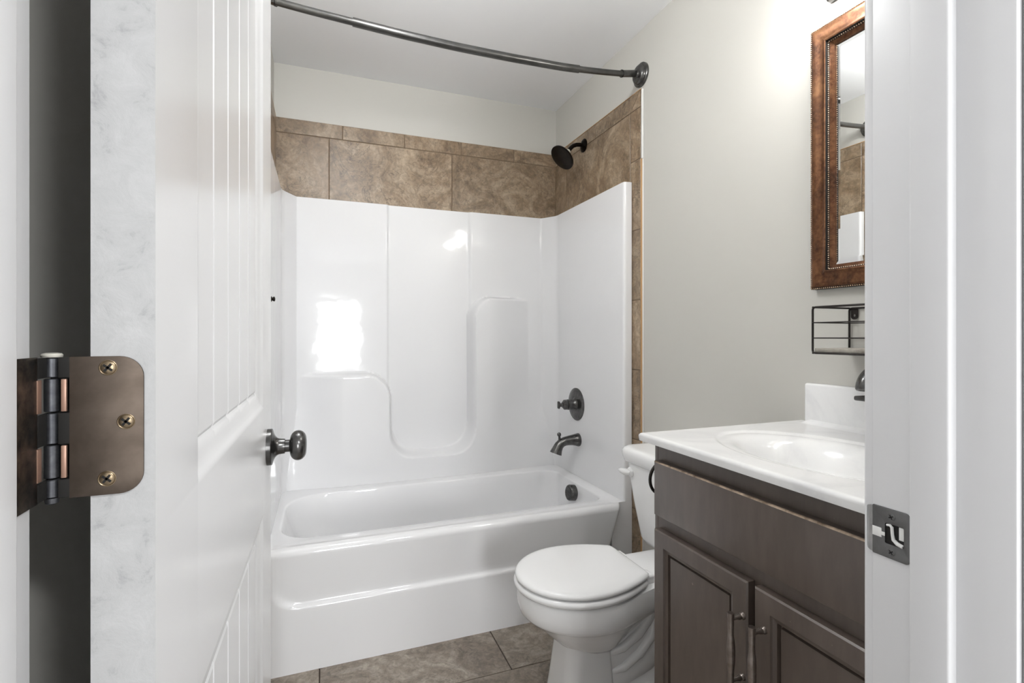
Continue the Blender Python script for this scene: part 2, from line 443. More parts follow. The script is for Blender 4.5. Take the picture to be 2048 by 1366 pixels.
def marks(a, b):
    return [a, a+0.002, a+0.004, a+0.006, a+0.0085, a+0.011, a+0.017, a+0.023, a+0.030, a+0.034, a+0.038, b-0.038, b-0.034, b-0.030, b-0.023, b-0.017, b-0.011, b-0.0085, b-0.006, b-0.004, b-0.002, b]
us = sorted(set([0, 0.002, DW-0.002, DW]+marks(P_UP[0], P_UP[1])+[g+o for g in GRO for o in (-0.0036, 0, 0.0036)]))
vz = sorted(set([0, 2.022]+marks(P_UP[2], P_UP[3])+marks(P_LO[2], P_LO[3])))
mb = MB()
mb.slab(us, vz, DT, door_depth, lambda u, v, w: Vector((u, w, v)), 0, 0)
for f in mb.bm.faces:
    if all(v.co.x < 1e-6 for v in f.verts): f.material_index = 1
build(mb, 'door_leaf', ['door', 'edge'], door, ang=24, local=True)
# knob on the visible face (local -y points into the room)
kx, kz = 0.656, 0.917
kn = bpy.data.objects.new('door_knob', None); C.objects.link(kn); kn.parent = door; kn.location = (kx, 0, kz); kn['label'] = 'dark bronze round knob'
mb = MB(); mb.lathe([(0, 0.034), (0.0075, 0.034), (0.0085, 0.0332), (0.0095, 0.030), (0.011, 0.025), (0.0135, 0.020), (0.017, 0.0165), (0.020, 0.0150), (0.030, 0.0140), (0.0305, 0.0125)], (0, 0, 0), (0, -1, 0), 48)
build(mb, 'rose', 'bronze', kn, local=True)
mb = MB(); prof = [(0.030, 0.0115), (0.038, 0.0115), (0.0395, 0.014)]
for k in range(1, 15):
    a = PI*k/15; prof.append((0.0535-0.0145*math.cos(a), 0.012+0.0165*math.sin(a)))
prof += [(0.0672, 0.0135), (0.0678, 0.013), (0.0684, 0.008), (0.0685, 0.0)]
mb.lathe(prof, (0, 0, 0), (0, -1, 0), 48); build(mb, 'knob', 'bronze', kn, local=True)
kn2 = bpy.data.objects.new('door_knob', None); C.objects.link(kn2); kn2.parent = door; kn2.location = (kx, DT, kz); kn2.rotation_euler = (0, 0, PI); kn2['label'] = 'dark bronze round knob on the far face'
for ch in list(kn.children):
    c = ch.copy(); C.objects.link(c); c.parent = kn2

# ------------------------------------------------------------------ hinge
HXc, HYc, HZ0, HZ1 = -0.158, 0.3975, 1.0335, 1.1215
hg = thing('door_hinge', (HXc, HYc, HZ0), 'dark bronze door hinge with rounded plate and brass screws on the open door', 'hinge')
yl = 0.3945                                            # door leaf lies on the hinge edge of the door
mb = plate_mesh([rrect(-0.1475, -0.1090, HZ0, HZ1, (0.0, 0.013, 0.013, 0.0))], 0.0014, lambda x, y, w: (x, yl-0.0004+w, y), 0.0003)
build(mb, 'hinge_leaf', 'hinge', hg)
mb = plate_mesh([rrect(0.3385, 0.3845, HZ0, HZ1, 0.0)], 0.0014, lambda x, y, w: (JL+0.0006+w, x, y), 0.0003)
# turned edge that curls to the barrel
build(mb, 'hinge_leaf', 'hinge_dark', hg, label='darker worn plate on the jamb')
kz_ = [HZ1, 1.1085, 1.087, 1.067, 1.0455, HZ0]
mb = MB()
for k in range(5):
    top, bot = kz_[k]-0.0004, kz_[k+1]+0.0004
    mb.lathe([(0, 0.0033), (0.0005, 0.0039), (top-bot-0.0005, 0.0039), (top-bot, 0.0033)], (HXc, HYc, bot), (0, 0, 1), 24)
build(mb, 'barrel', 'barrel', hg)
mb = MB(); mb.box(JL+0.0012, -0.1470, HYc+0.0028, HYc+0.0040, HZ0+0.0004, HZ1-0.0004); build(mb, 'gap_shade', 'dark', hg)  # dark sheet behind the barrel, standing for the shaded gap
for k in (0, 2, 4):     # knuckle webs, coloured near black for the shaded gap beside the barrel
    mb = MB(); mb.box(-0.1535, -0.1455, yl-0.001, HYc+0.003, kz_[k+1]+0.0003, kz_[k]-0.0003, 0.0004); build(mb, 'knuckle', 'dark', hg)
    mb = MB(); mb.box(JL+0.0002, JL+0.0020, 0.384, HYc+0.001, kz_[k+1]+0.0003, kz_[k]-0.0003, 0.0004); build(mb, 'knuckle', 'dark', hg)
for k in (1, 3):
    for a in ((-0.1520, -0.1492, yl-0.0012, yl+0.001), (JL+0.0004, JL+0.0018, 0.3835, 0.3885)):
        mb = MB(); mb.box(*a, kz_[k+1]+0.0006, kz_[k]-0.0006, 0.0004); build(mb, 'worn_edge', 'copper', hg, label='bare copper coloured edge beside the barrel')
mb = MB(); mb.lathe([(0, 0.0052), (0.0012, 0.0056), (0.0022, 0.005), (0.0027, 0.003), (0.0027, 0)], (HXc, HYc, HZ1), (0, 0, 1), 24)
build(mb, 'pin_cap', 'ivory', hg, label='pale cap of the hinge pin')
mb = MB(); mb.lathe([(-0.004, 0.002), (-0.0032, 0.0034), (0, 0.0038)], (HXc, HYc, HZ0), (0, 0, 1), 20); build(mb, 'pin_tip', 'barrel', hg)
for (sx_, sz_) in ((-0.1278, 1.1145), (-0.1182, 1.0795), (-0.1284, 1.0435)):
    screw(hg, (sx_, yl-0.0010, sz_), (0, -1, 0), 0.0050, rot=0.9)
for sz_ in (1.1145, 1.0435):
    screw(hg, (JL+0.0012, 0.3485, sz_), (1, 0, 0), 0.0050, rot=0.2)

# ------------------------------------------------------------------ strike plate on the right jamb
st = thing('strike_plate', (JR, 0.36, 0.8975), 'grey metal strike plate screwed to the white door jamb on the right', 'strike plate')
hole = rrect(0.3465, 0.3660, 0.9120, 0.9345, 0.0022, 4)
mb = plate_mesh([rrect(0.3415, 0.3785, 0.8975, 0.9500, (0.004, 0.001, 0.001, 0.004)), hole], 0.0014, lambda x, y, w: (JR-0.0006+w, x, y), 0.0003)
sp = build(mb, 'plate', 'pewter', st)
mb = MB()   # curled lip past the jamb edge
lip = [(JR-0.0012, 0.3785), (JR-0.0011, 0.3815), (JR-0.0002, 0.3845), (JR+0.0020, 0.3868), (JR+0.005, 0.3880)]
zz = lin(0.9025, 0.9475, 9)
rings = []
for i, (x, y) in enumerate(lip):
    k = i/4; z0 = 0.8985+0.006*k*k; z1 = 0.9490-0.006*k*k
    nx, ny = (0.0013, 0) if i < 2 else (0.0008, -0.001)
    rings.append([Vector((x, y, z0)), Vector((x, y, z1)), Vector((x+nx, y+ny, z1)), Vector((x+nx, y+ny, z0))])
mb.loft(rings); build(mb, 'lip', 'steel', st, label='paler curved lip')
mb = MB(); mb.box(JR-0.0001, JR+0.012, 0.3462, 0.3663, 0.9117, 0.9348); build(mb, 'latch_opening', 'dark', st)
mb = MB(); mb.tube([(JR-0.0006, 0.3640, 0.9320), (JR-0.0010, 0.3605, 0.9328), (JR-0.0012, 0.3585, 0.9310), (JR-0.0012, 0.3580, 0.9240), (JR-0.0012, 0.3570, 0.9185), (JR-0.0012, 0.3530, 0.9155), (JR-0.0010, 0.3478, 0.9142)], [0.0012, 0.0014, 0.0016, 0.0016, 0.0019, 0.0022, 0.0020], 10); build(mb, 'latch_tang', 'caulk', st, label='pale curved tang in the latch opening')
mb = MB(); mb.box(JR-0.0006, JR-0.0001, 0.3472, 0.3520, 0.9200, 0.9335, 0.0002); build(mb, 'mortise_face', 'caulk', st)
mb = MB(); mb.box(JR-0.0017, JR-0.0012, 0.3690, 0.3786, 0.9170, 0.9270, 0.0002); mb.box(JR-0.0017, JR-0.0012, 0.3655, 0.3695, 0.9195, 0.9235, 0.0002); build(mb, 'paint_smear', 'caulk', st, label='white paint left on the plate')
screw(st, (JR-0.0014, 0.3590, 0.9420), (-1, 0, 0), 0.0040, ('pewter', 'dark'), 0.5)
screw(st, (JR-0.0014, 0.3590, 0.9045), (-1, 0, 0), 0.0040, ('pewter', 'dark'), 0.7)

# ------------------------------------------------------------------ wall tiles
ZT0, ZT1, ZT2 = 1.74, 2.107, 2.180
def tile_band(wall, rects, place, backing):
    mb = MB(); tiles(mb, rects, place); b = build(mb, 'tile_band', 'tile', wall, label='brown stone look wall tile')
    mb = MB(); backing(mb); build(mb, 'grout', 'grout', b)
bx = [XL+0.004, 0.035, 0.654, XR-0.004]; bb = [XL+0.004, -0.205+0.0, 0.098, 0.403, 0.704, 1.010, XR-0.004]
bb = [XL+0.004, 0.098, 0.403, 0.704, 1.010, XR-0.004]
rects = [(bx[i], bx[i+1], ZT0, ZT1) for i in range(3)]+[(bb[i], bb[i+1], ZT1, ZT2) for i in range(5)]
tile_band(wall_back, rects, lambda x, z, t: Vector((x, YB-t, z)), lambda m: m.box(XL, XR, YB-0.0075, YB-0.0005, ZT0, ZT2-0.002))
def side_rects():
    Y0, Y1 = 1.808, 1.882
    r = [(Y1, 2.497, ZT0, ZT1), (2.497, YB-0.010, ZT0, ZT1)]
    e = [Y1, 2.186, 2.490, YB-0.010]
    r += [(e[i], e[i+1], ZT1, ZT2) for i in range(3)]
    zs = [0.0, 0.085, 0.387, 0.689, 0.988, 1.288, 1.589, 1.888, ZT1]
    r += [(Y0, Y1, zs[i], zs[i+1]) for i in range(8)]
    return r
for wall, sx, x in ((wall_right, -1, XR), (wall_left, 1, XL)):
    mb = MB(); pl = lambda y, z, t, x=x, sx=sx: Vector((x+sx*t, y, z))
    tiles(mb, side_rects(), pl)
    g = 0.0017     # mitred corner tile, split in two
    for poly in ([(1.808+g, ZT1+g), (1.882-2*g, ZT1+g), (1.808+g, ZT2-2*g)], [(1.882-g, ZT1+2*g), (1.882-g, ZT2-g), (1.808+2*g, ZT2-g)]):
        mb.loft([[pl(a, b, t) for a, b in poly] for t in (0, 0.010)], cap0=False)
    tb = build(mb, 'tile_band', 'tile', wall, label='brown stone look wall tile')
    mb = MB(); x0, x1 = sorted((x+sx*0.0005, x+sx*0.0075))
    mb.box(x0, x1, 1.882, YB-0.002, ZT0, ZT2-0.002); mb.box(x0, x1, 1.810, 1.885, 0, ZT2-0.002)
    build(mb, 'grout', 'grout', tb)
    x0, x1 = sorted((x, x+sx*0.0095))
    mb = MB(); mb.box(x0, x1, 1.8035, 1.8075, 0, 1.885); mb.box(x0, x1, 1.8075, YB-0.01, ZT2, ZT2+0.0025); build(mb, 'tile_edge', 'tan', wall, label='raw tan tile edge')
    x0, x1 = sorted((x, x+sx*0.008))
    mb = MB(); mb.box(x0, x1, 1.7965, 1.8075, 1.885, ZT2, 0.003); mb.box(min(x, x+sx*0.004), max(x, x+sx*0.004), 1.799, 1.8035, 0, 1.885, 0.001); build(mb, 'caulk_bead', 'caulk', wall)

# ------------------------------------------------------------------ shower surround (moulded acrylic)
SL, SR, SB, SZ = -0.170, 1.222, 2.632, 1.800
def poly_round(P, r, n=6):
    out = []
    for i, p in enumerate(P):
        if i in (0, len(P)-1) or r[i] == 0: out.append(Vector(p)); continue
        a, b = Vector(P[i-1]), Vector(P[i+1]); p = Vector(p)
        da, db = (a-p).normalized(), (b-p).normalized()
        for k in range(n+1):
            t = k/n; q0 = p+da*r[i]; q1 = p+db*r[i]
            out.append(q0*(1-t)**2+p*2*t*(1-t)+q1*t*t)
    return out
def densify(P, step):
    out = [P[0]]
    for a, b in zip(P, P[1:]):
        n = max(1, int((b-a).length/step))
        for k in range(1, n+1): out.append(a+(b-a)*k/n)
    return out
FY = 1.866
plan = [(XL+0.012, FY+0.012), (XL+0.012, FY), (SL, FY), (SL, 2.520), (-0.105, SB), (1.160, SB), (SR, 2.535), (SR, FY), (XR-0.012, FY), (XR-0.012, FY+0.012)]
rr_ = [0, 0.004, 0.012, 0.03, 0.02, 0.03, 0.022, 0.012, 0.004, 0]
path = densify(poly_round(plan, rr_), 0.005)
def sd_rr(x, z, x0, x1, z0, z1, r):
    cx, cz, hx, hz = (x0+x1)/2, (z0+z1)/2, (x1-x0)/2-r, (z1-z0)/2-r
    qx, qz = abs(x-cx)-hx, abs(z-cz)-hz
    return math.hypot(max(qx, 0), max(qz, 0))+min(max(qx, qz), 0)-r
def smin(a, b, k):
    h = max(k-abs(a-b), 0)/k; return min(a, b)-h*h*k*0.25
def relief(x, z):
    l = sd_rr(x, z, -2, 0.322, -2, 0.950, 0.125); r = sd_rr(x, z, 0.742, 4, -2, 1.340, 0.115); b = z-0.530
    s_ = smin(smin(l, b, 0.16), smin(r, b, 0.16), 0.02)
    wd = 0.013
    blk = smooth(wd, -wd, s_)
    fade = (0.06+0.94*smooth(-0.13, 0.10, x))*(0.04+0.96*smooth(1.14, 0.82, x))
    low = 0.75*smooth(0.85, 0.42, z)
    fade = fade+(1-fade)*low
    up = max(smooth(0.322, 0.310, x), smooth(0.738, 0.756, x))
    return max(0.100*blk*fade, 0.012*up)
zs = densify([Vector((0.4185, 0, 0)), Vector((SZ, 0, 0))], 0.005)
zs = [z.x if hasattr(z, 'x') else z for z in zs]
mb = MB()
n = len(path)
V = []
for j, z in enumerate(zs):
    row = []
    for i, p in enumerate(path):
        y = p.y
        if p.y > 2.40: y = min(p.y, SB-relief(p.x, z))-0.016*(SZ-z)/(SZ-0.414)*smooth(2.40, 2.50, p.y)
        row.append(mb.bm.verts.new((p.x, y, z)))
    V.append(row)
top = []
for i, p in enumerate(path):   # turn the top edge back to the wall
    q = Vector((min(max(p.x+(p.x-0.53)*0.0, XL+0.012), XR-0.012), p.y))
    if p.y > 2.5: q = Vector((q.x, min(p.y+0.025, YB-0.011)))
    if abs(p.x-SL) < 0.02: q.x = XL+0.012
    if abs(p.x-SR) < 0.02: q.x = XR-0.012
    top.append(mb.bm.verts.new((q.x, q.y, SZ+0.001)))
V.append(top)
for a, b in zip(V, V[1:]):
    for i in range(n-1): mb.face((a[i], a[i+1], b[i+1], b[i]))
build(mb, 'shower_surround', 'acrylic', ang=50, label='glossy white moulded shower surround with recessed centre panel above the bathtub', cat='shower surround')

# ------------------------------------------------------------------ bathtub
tub = thing('bathtub', (0.53, 2.2, 0), 'white alcove bathtub with embossed front apron below the shower surround', 'bathtub')
RZ = 0.418
def rr_ring(x0, x1, y0, y1, r, z, n=10):
    return [Vector((x, y, z)) for x, y in rrect(x0, x1, y0, y1, r, n)]
mb = MB()
AY = 1.840
rings = []
# outside corner ring of the deck down to inner basin
outer = rr_ring(SL-0.02, SR+0.004, AY+0.03, SB-0.015, 0.004, RZ)
ra, rb, rc_ = (0.14, 0.06, 0.08, 0.17), (0.14, 0.09, 0.10, 0.17), (0.12, 0.09, 0.09, 0.12)
inner = [((-0.148, 1.166, 1.922, 2.462), ra, RZ), ((-0.143, 1.162, 1.926, 2.458), ra, RZ-0.002), ((-0.138, 1.159, 1.930, 2.454), ra, RZ-0.008),
         ((-0.130, 1.157, 1.934, 2.448), ra, RZ-0.04), ((-0.080, 1.145, 1.950, 2.425), rb, RZ-0.16), ((-0.020, 1.13, 1.970, 2.400), rb, RZ-0.28), ((0.02, 1.11, 1.99, 2.375), rc_, RZ-0.33), ((0.09, 1.06, 2.03, 2.32), rc_, RZ-0.345)]
rings = [outer]+[rr_ring(*b, r, z) for b, r, z in inner]
R = mb.loft(rings, cap0=False, cap1=True)
# apron: relief grid with rounded top edge, bulging forward between tapered ends
def apron(u, v):
    # u 0..1 along x, v 0..1 from back of rim edge over the nose to the floor
    z = RZ
    if v < 0.06: t = v/0.06; y = AY+0.032-0.008*t
    elif v < 0.22:
        a = (v-0.06)/0.16*PI/2; y = AY+0.024-0.024*math.sin(a); z = RZ-0.024*(1-math.cos(a))
    else:
        t = (v-0.22)/0.78; z = (RZ-0.024)*(1-t); y = AY+0.001*t
    xl = SL-0.004+0.0*(RZ-z); xr = 1.199-0.27*(RZ-z)
    x = xl+(xr-xl)*u
    # embossed panel
    s_ = sd_rr(x, z, -0.142, 1.6, 0.222, 0.70, 0.075)
    dep = 0.011*smooth(0.009, -0.009, s_)*min(1, max(0, (0.394-z)/0.15))
    e = min((x-xl), (xr-x))
    if e < 0.02:
        q = 1-e/0.02; dep += 0.02*(1-math.sqrt(max(0, 1-q*q)))*(1 if v > 0.06 else 0)
    return Vector((x, y+dep, z))
us = sorted(set(lin(0, 1, 110)+[0.002, 0.005, 0.008, 0.012, 0.016, 0.984, 0.988, 0.992, 0.995, 0.998])); vv = lin(0, 0.06, 3)[:-1]+lin(0.06, 0.22, 8)[:-1]+lin(0.22, 1, 90)
G = mb.grid(us, vv, apron)
# close the right and left end of the apron back to the surround
for col, xx in ((G[-1], None), (G[0], None)):
    back = [mb.bm.verts.new((v.co.x, FY+0.02, v.co.z)) for v in col]
    for a in range(len(col)-1): mb.face((col[a], col[a+1], back[a+1], back[a]))
mb.box(SR-0.06, XR-0.0125, FY+0.0005, FY+0.03, 0, 0.4182); mb.box(XL+0.0125, SL+0.06, FY+0.0005, FY+0.03, 0, 0.4182)
build(mb, 'tub_shell', 'acrylic', tub, ang=40)
mb = MB(); oc = Vector((1.148, 2.200, 0.368)); ax = Vector((-1, 0, 0.12)).normalized()
mb.lathe([(-0.012, 0.038), (0.018, 0.038), (0.022, 0.0365), (0.024, 0.034), (0.0242, 0)], oc, ax, 40)
u_, w_ = frame_of(ax)
for k in range(-3, 4):
    off = k*0.0085; L = math.sqrt(0.031**2-off*off) if abs(off) < 0.031 else 0
    dirv = Vector((0, 0.90, 0.42)).normalized(); per = ax.cross(dirv).normalized(); dirv = per.cross(ax)
    c = oc+ax*0.0242+per*off
    mb.loft([[c+ax*t+dirv*(sx*L)+per*(sy*0.0011) for sx, sy in ((-1, -1), (1, -1), (1, 1), (-1, 1))] for t in (-0.001, 0.0005)], mi=1)
build(mb, 'overflow_cover', ['bronze', 'dark'], tub, label='dark bronze slotted overflow cover')

# ------------------------------------------------------------------ tub and shower fittings on the right wall
vl = thing('shower_valve', (SR, 2.300, 0.784), 'dark bronze shower valve with oval plate and lever above the tub spout', 'faucet valve')
mb = MB(); mb.lathe([(0, 0.083), (0.003, 0.083), (0.006, 0.079), (0.009, 0.060), (0.011, 0.040), (0.011, 0)], (SR, 2.300, 0.784), (-1, 0, 0), 56); build(mb, 'escutcheon', 'bronze', vl)
mb = MB(); mb.lathe([(0.010, 0.036), (0.016, 0.030), (0.024, 0.024), (0.034, 0.024), (0.036, 0.027), (0.050, 0.027), (0.053, 0.024), (0.056, 0.026), (0.070, 0.025), (0.076, 0.018), (0.080, 0.014), (0.080, 0)], (SR, 2.300, 0.784), (-1, 0, 0), 40); build(mb, 'hub', 'bronze', vl)
mb = MB(); mb.box(SR-0.103, SR-0.078, 2.286, 2.314, 0.775, 0.793, 0.006, 3); mb.box(SR-0.106, SR-0.096, 2.290, 2.310, 0.765, 0.803, 0.005, 3); build(mb, 'lever', 'bronze', vl)

spt = thing('tub_spout', (SR, 2.278, 0.604), 'dark bronze tub spout with diverter knob below the shower valve', 'spout')
mb = MB(); pts = []; rad = []
for k, (dx, dz, r) in enumerate([(0, 0, 0.033), (0.004, 0.0, 0.0335), (0.02, 0.001, 0.029), (0.04, 0.001, 0.0255), (0.06, 0.0, 0.0235), (0.080, -0.003, 0.0225), (0.097, -0.010, 0.0225), (0.110, -0.022, 0.0235), (0.119, -0.038, 0.0255), (0.125, -0.052, 0.029), (0.128, -0.060, 0.031)]):
    pts.append((SR-dx, 2.278, 0.606+dz)); rad.append(r)
mb.tube(pts, rad, 28); build(mb, 'spout_body', 'bronze', spt)
mb = MB(); mb.lathe([(0, 0.0075), (0.012, 0.006), (0.020, 0.006), (0.022, 0.009), (0.028, 0.0105), (0.034, 0.009), (0.038, 0.004), (0.0385, 0)], (SR-0.106, 2.278, 0.612), (-0.12, 0, 1), 20); build(mb, 'diverter_knob', 'bronze', spt)

sh = thing('shower_sprayer', (XR-0.010, 2.300, 2.114), 'black round shower head on a bent arm high on the tiled wall', 'shower head')
mb = MB(); mb.lathe([(0, 0.034), (0.004, 0.034), (0.009, 0.028), (0.014, 0.018), (0.016, 0.012), (0.016, 0)], (XR-0.010, 2.300, 2.114), (-1, 0, 0), 36); build(mb, 'flange', 'black', sh)
mb = MB(); mb.tube([(XR-0.012, 2.300, 2.114), (XR-0.035, 2.300, 2.115), (XR-0.055, 2.300, 2.112), (XR-0.074, 2.300, 2.103), (XR-0.088, 2.300, 2.089), (XR-0.100, 2.300, 2.072)], 0.0105, 16); build(mb, 'shower_arm', 'black', sh)
hd = Vector((-0.70, -0.06, -0.70)).normalized(); hc = Vector((1.143, 2.288, 2.040))
jc = Vector((XR-0.100, 2.300, 2.072))
mb = MB(); mb.tube([jc, jc+(hc-jc)*0.35], [0.0135, 0.0135], 20); build(mb, 'collar', 'ivory', sh, label='pale collar joint')
mb = MB(); mb.tube([jc+(hc-jc)*0.3, jc+(hc-jc)*0.55], [0.013, 0.016], 20)
mb.lathe([(-0.026, 0.012), (-0.022, 0.020), (-0.012, 0.030), (-0.002, 0.056), (0.006, 0.066), (0.012, 0.068), (0.016, 0.067), (0.018, 0.062)], hc, hd, 48)
mb.lathe([(0.0165, 0.0625), (0.0175, 0.058), (0.014, 0.052), (0.012, 0)], hc, hd, 48); build(mb, 'head', 'black', sh)
mb = MB(); mb.lathe([(0.0125, 0.010), (0.0135, 0.010), (0.0135, 0.0078), (0.0125, 0.0078)], hc, hd, 24)
u_, w_ = frame_of(hd)
for rr2, cnt in ((0.022, 10), (0.034, 16), (0.046, 22)):
    for k in range(cnt):
        a = 2*PI*k/cnt; mb.sphere(hc+hd*0.0132+rr2*(math.cos(a)*u_+math.sin(a)*w_), 0.0013, sub=1)
mb.tube([hc+hd*0.0137-u_*0.004+w_*0.003, hc+hd*0.0137+u_*0.004+w_*0.003, hc+hd*0.0137-u_*0.004-w_*0.003, hc+hd*0.0137+u_*0.004-w_*0.003], 0.0009, 6)
build(mb, 'nozzles', 'steel', sh, label='ring emblem and pale nozzles')

# curved shower rod
rod = thing('shower_rod', (0.53, 1.80, 2.2), 'dark bronze curved shower curtain rod across the front of the tub', 'shower rod')
tab = [(-0.205, 1.838), (-0.147, 1.846), (-0.037, 1.859), (0.094, 1.870), (0.271, 1.884), (0.46, 1.891), (0.662, 1.888), (0.876, 1.878), (0.952, 1.870), (1.057, 1.855), (1.163, 1.837), (1.25, 1.820), (1.275, 1.815)]
def rod_pt(x):
    for (a, ya), (b, yb) in zip(tab, tab[1:]):
        if a <= x <= b+1e-9: ye = ya+(yb-ya)*(x-a)/(b-a); break
    y = 1.807+0.030*(1.275-x)/1.48-0.05*max(0, 1-((x-0.53)/0.745)**2)
    return Vector((x, y, 1.135+1.111*y/ye))
def rsm(x):   # smoothed
    return sum((rod_pt(min(max(x+d, -0.205), 1.274)) for d in (-0.03, -0.015, 0, 0.015, 0.03)), Vector())/5
mb = MB(); xs = lin(0.10, 0.955, 50); mb.tube([rsm(x) for x in xs], 0.0145, 20); build(mb, 'outer_tube', 'rod', rod)
mb = MB(); xs = lin(0.95, 1.175, 16); mb.tube([rsm(x) for x in xs], 0.0118, 20); build(mb, 'inner_tube', 'rod', rod)
mb = MB(); xs = lin(-0.150, 0.105, 12); mb.tube([rsm(x) for x in xs], 0.0118, 20); build(mb, 'inner_tube', 'rod', rod)
pr, pl_ = rsm(1.25), rsm(-0.19); pr = Vector((XR, 1.812, 2.243)); pl_ = Vector((XL, 1.838, 2.246))
for nm_p, wallp, sx, x0, x1 in (('right', pr, -1, 1.165, 1.250), ('left', pl_, 1, -0.140, -0.187)):
    fl = MB(); fl.lathe([(0, 0.050), (0.008, 0.050), (0.011, 0.047), (0.012, 0.041), (0.015, 0.040), (0.022, 0.037), (0.025, 0.032), (0.026, 0.018), (0.034, 0.013), (0.040, 0.013), (0.042, 0)], wallp, (sx, 0, 0), 44)
    build(fl, 'wall_flange', 'bronze', rod)
    e = wallp+Vector((sx*0.036, 0, 0)); a = rsm(x0)
    fl = MB(); fl.tube([a, e], [0.0138, 0.0145], 20); d_ = (e-a).normalized(); fl.tube([a-d_*0.002, a+d_*0.003], 0.0152, 20)
    build(fl, 'end_sleeve', 'bronze', rod)

mb = MB(); hk = Vector((SL, 2.022, 1.268))
mb.lathe([(0, 0.010), (0.002, 0.010), (0.003, 0.006), (0.005, 0.006), (0.007, 0.009), (0.010, 0.009), (0.0125, 0.006), (0.013, 0)], hk, (1, 0, 0), 24)
build(mb, 'wall_hook', 'black', label='tiny black knob hook on the left surround panel just past the door edge', cat='hook')

# ------------------------------------------------------------------ toilet (axis along x, faces left)
YT = 1.388
toi = thing('toilet', (0.95, YT, 0), 'white two piece toilet with closed lid between the bathtub and the vanity', 'toilet')
def outline(xf, xm, w, xt, wt, xb, z, nf=16, nm=14, rb=0.02):
    half = []
    for k in range(nf+1):
        a = PI/2*k/nf; half.append((xm-(xm-xf)*math.cos(a), w*math.sin(a)))
    for k in range(1, nm+1):
        t = k/nm; half.append((xm+(xt-xm)*t, w+(wt-w)*smooth(0, 1, t)))
    half += [(xb-rb, wt), (xb-rb*0.3, wt-rb*0.3), (xb, wt-rb)]
    pts = [(x, YT+y) for x, y in half]+[(x, YT-y) for x, y in reversed(half[1:])]
    return [Vector((x, y, z)) for x, y in pts]
mb = MB()
lv = [(0.377, 0.60, 0.755, 0.13, 0.97, 0.09, 1.235), (0.376, 0.566, 0.755, 0.160, 0.97, 0.108, 1.245), (0.374, 0.556, 0.755, 0.168, 0.98, 0.114, 1.252), (0.366, 0.551, 0.755, 0.172, 0.98, 0.116, 1.254), (0.335, 0.550, 0.755, 0.174, 0.98, 0.118, 1.254), (0.312, 0.556, 0.757, 0.172, 0.98, 0.118, 1.252),
      (0.302, 0.564, 0.758, 0.167, 0.98, 0.113, 1.246), (0.296, 0.572, 0.760, 0.160, 0.98, 0.104, 1.235), (0.284, 0.588, 0.765, 0.148, 0.97, 0.090, 1.20), (0.262, 0.612, 0.775, 0.132, 0.95, 0.074, 1.12), (0.235, 0.640, 0.785, 0.115, 0.92, 0.062, 1.06), (0.205, 0.672, 0.795, 0.094, 0.90, 0.05, 1.0), (0.19, 0.695, 0.80, 0.080, 0.88, 0.04, 0.95)]
mb.loft([outline(a[1], a[2], a[3], a[4], a[5], a[6], a[0]) for a in lv])
# front column of the foot
col = [(0.24, 0.685, 0.815, 0.070), (0.21, 0.683, 0.815, 0.074), (0.15, 0.676, 0.818, 0.079), (0.08, 0.668, 0.822, 0.085), (0.02, 0.660, 0.826, 0.091), (0.0, 0.658, 0.828, 0.092)]
mb.loft([[Vector((x, YT+y, z)) for x, y in rrect(a, b, -w, w, (0.045, 0.012, 0.012, 0.045), 8)] for z, a, b, w in col])
# trapway relief behind it: curved tubes and the rear foot
tw = [(0.80, 0.135), (0.86, 0.150), (0.92, 0.185), (0.965, 0.235), (0.985, 0.29)]
mb.tube([(x, YT, z) for x, z in tw], [0.070, 0.073, 0.075, 0.075, 0.072], 24)
tw2 = [(0.80, 0.085), (0.87, 0.098), (0.94, 0.130), (1.00, 0.185), (1.045, 0.25), (1.06, 0.30)]
mb.tube([(x, YT, z) for x, z in tw2], [0.078, 0.081, 0.083, 0.083, 0.080, 0.077], 24)
mb.loft([[Vector((x, YT+y, z)) for x, y in rrect(0.80, 1.14, -w, w, 0.05, 8)] for z, w in ((0.16, 0.060), (0.09, 0.074), (0.055, 0.088), (0.038, 0.106), (0.028, 0.116), (0.012, 0.119), (0.0, 0.119))])
for sd in (-1, 1):
    for off, dz in ((0.066, 0.0), (0.072, -0.055)):
        mb.tube([(0.800, YT+sd*off*0.8, 0.165+dz), (0.86, YT+sd*off, 0.182+dz), (0.915, YT+sd*(off+0.004), 0.215+dz), (0.955, YT+sd*(off+0.006), 0.258+dz), (0.980, YT+sd*(off+0.006), 0.312+dz*0.6)], [0.010, 0.013, 0.014, 0.014, 0.012], 12)
build(mb, 'bowl', 'porcelain', toi, ang=50)
def lid_outline(xf, xm, w, xb, wb, z, ins=0.0, nf=18, nm=12):
    half = []
    for k in range(nf+1):
        a = PI/2*k/nf; half.append((xm-(xm-xf)*math.cos(a), w*math.sin(a)))
    for k in range(1, nm+1):
        t = k/nm; half.append((xm+(xb-0.012-xm)*t, w+(wb-w)*t**2.0))
    half += [(xb-0.006, wb-0.004), (xb-0.001, wb-0.012), (xb, wb-0.03)]
    cx = 0.74; kx = 1-ins/(cx-xf); ky = 1-ins/w
    half = [(cx+(x-cx)*kx, y*ky) for x, y in half]
    return [Vector((x, YT+y, z)) for x, y in half]+[Vector((x, YT-y, z)) for x, y in reversed(half[1:])]
mb = MB(); mb.loft([lid_outline(0.541, 0.735, 0.176, 0.925, 0.118, z, i) for z, i in ((0.379, 0.010), (0.381, 0.004), (0.386, 0.0), (0.392, 0.0), (0.398, 0.004), (0.400, 0.010))]); build(mb, 'seat', 'plastic', toi, ang=60)
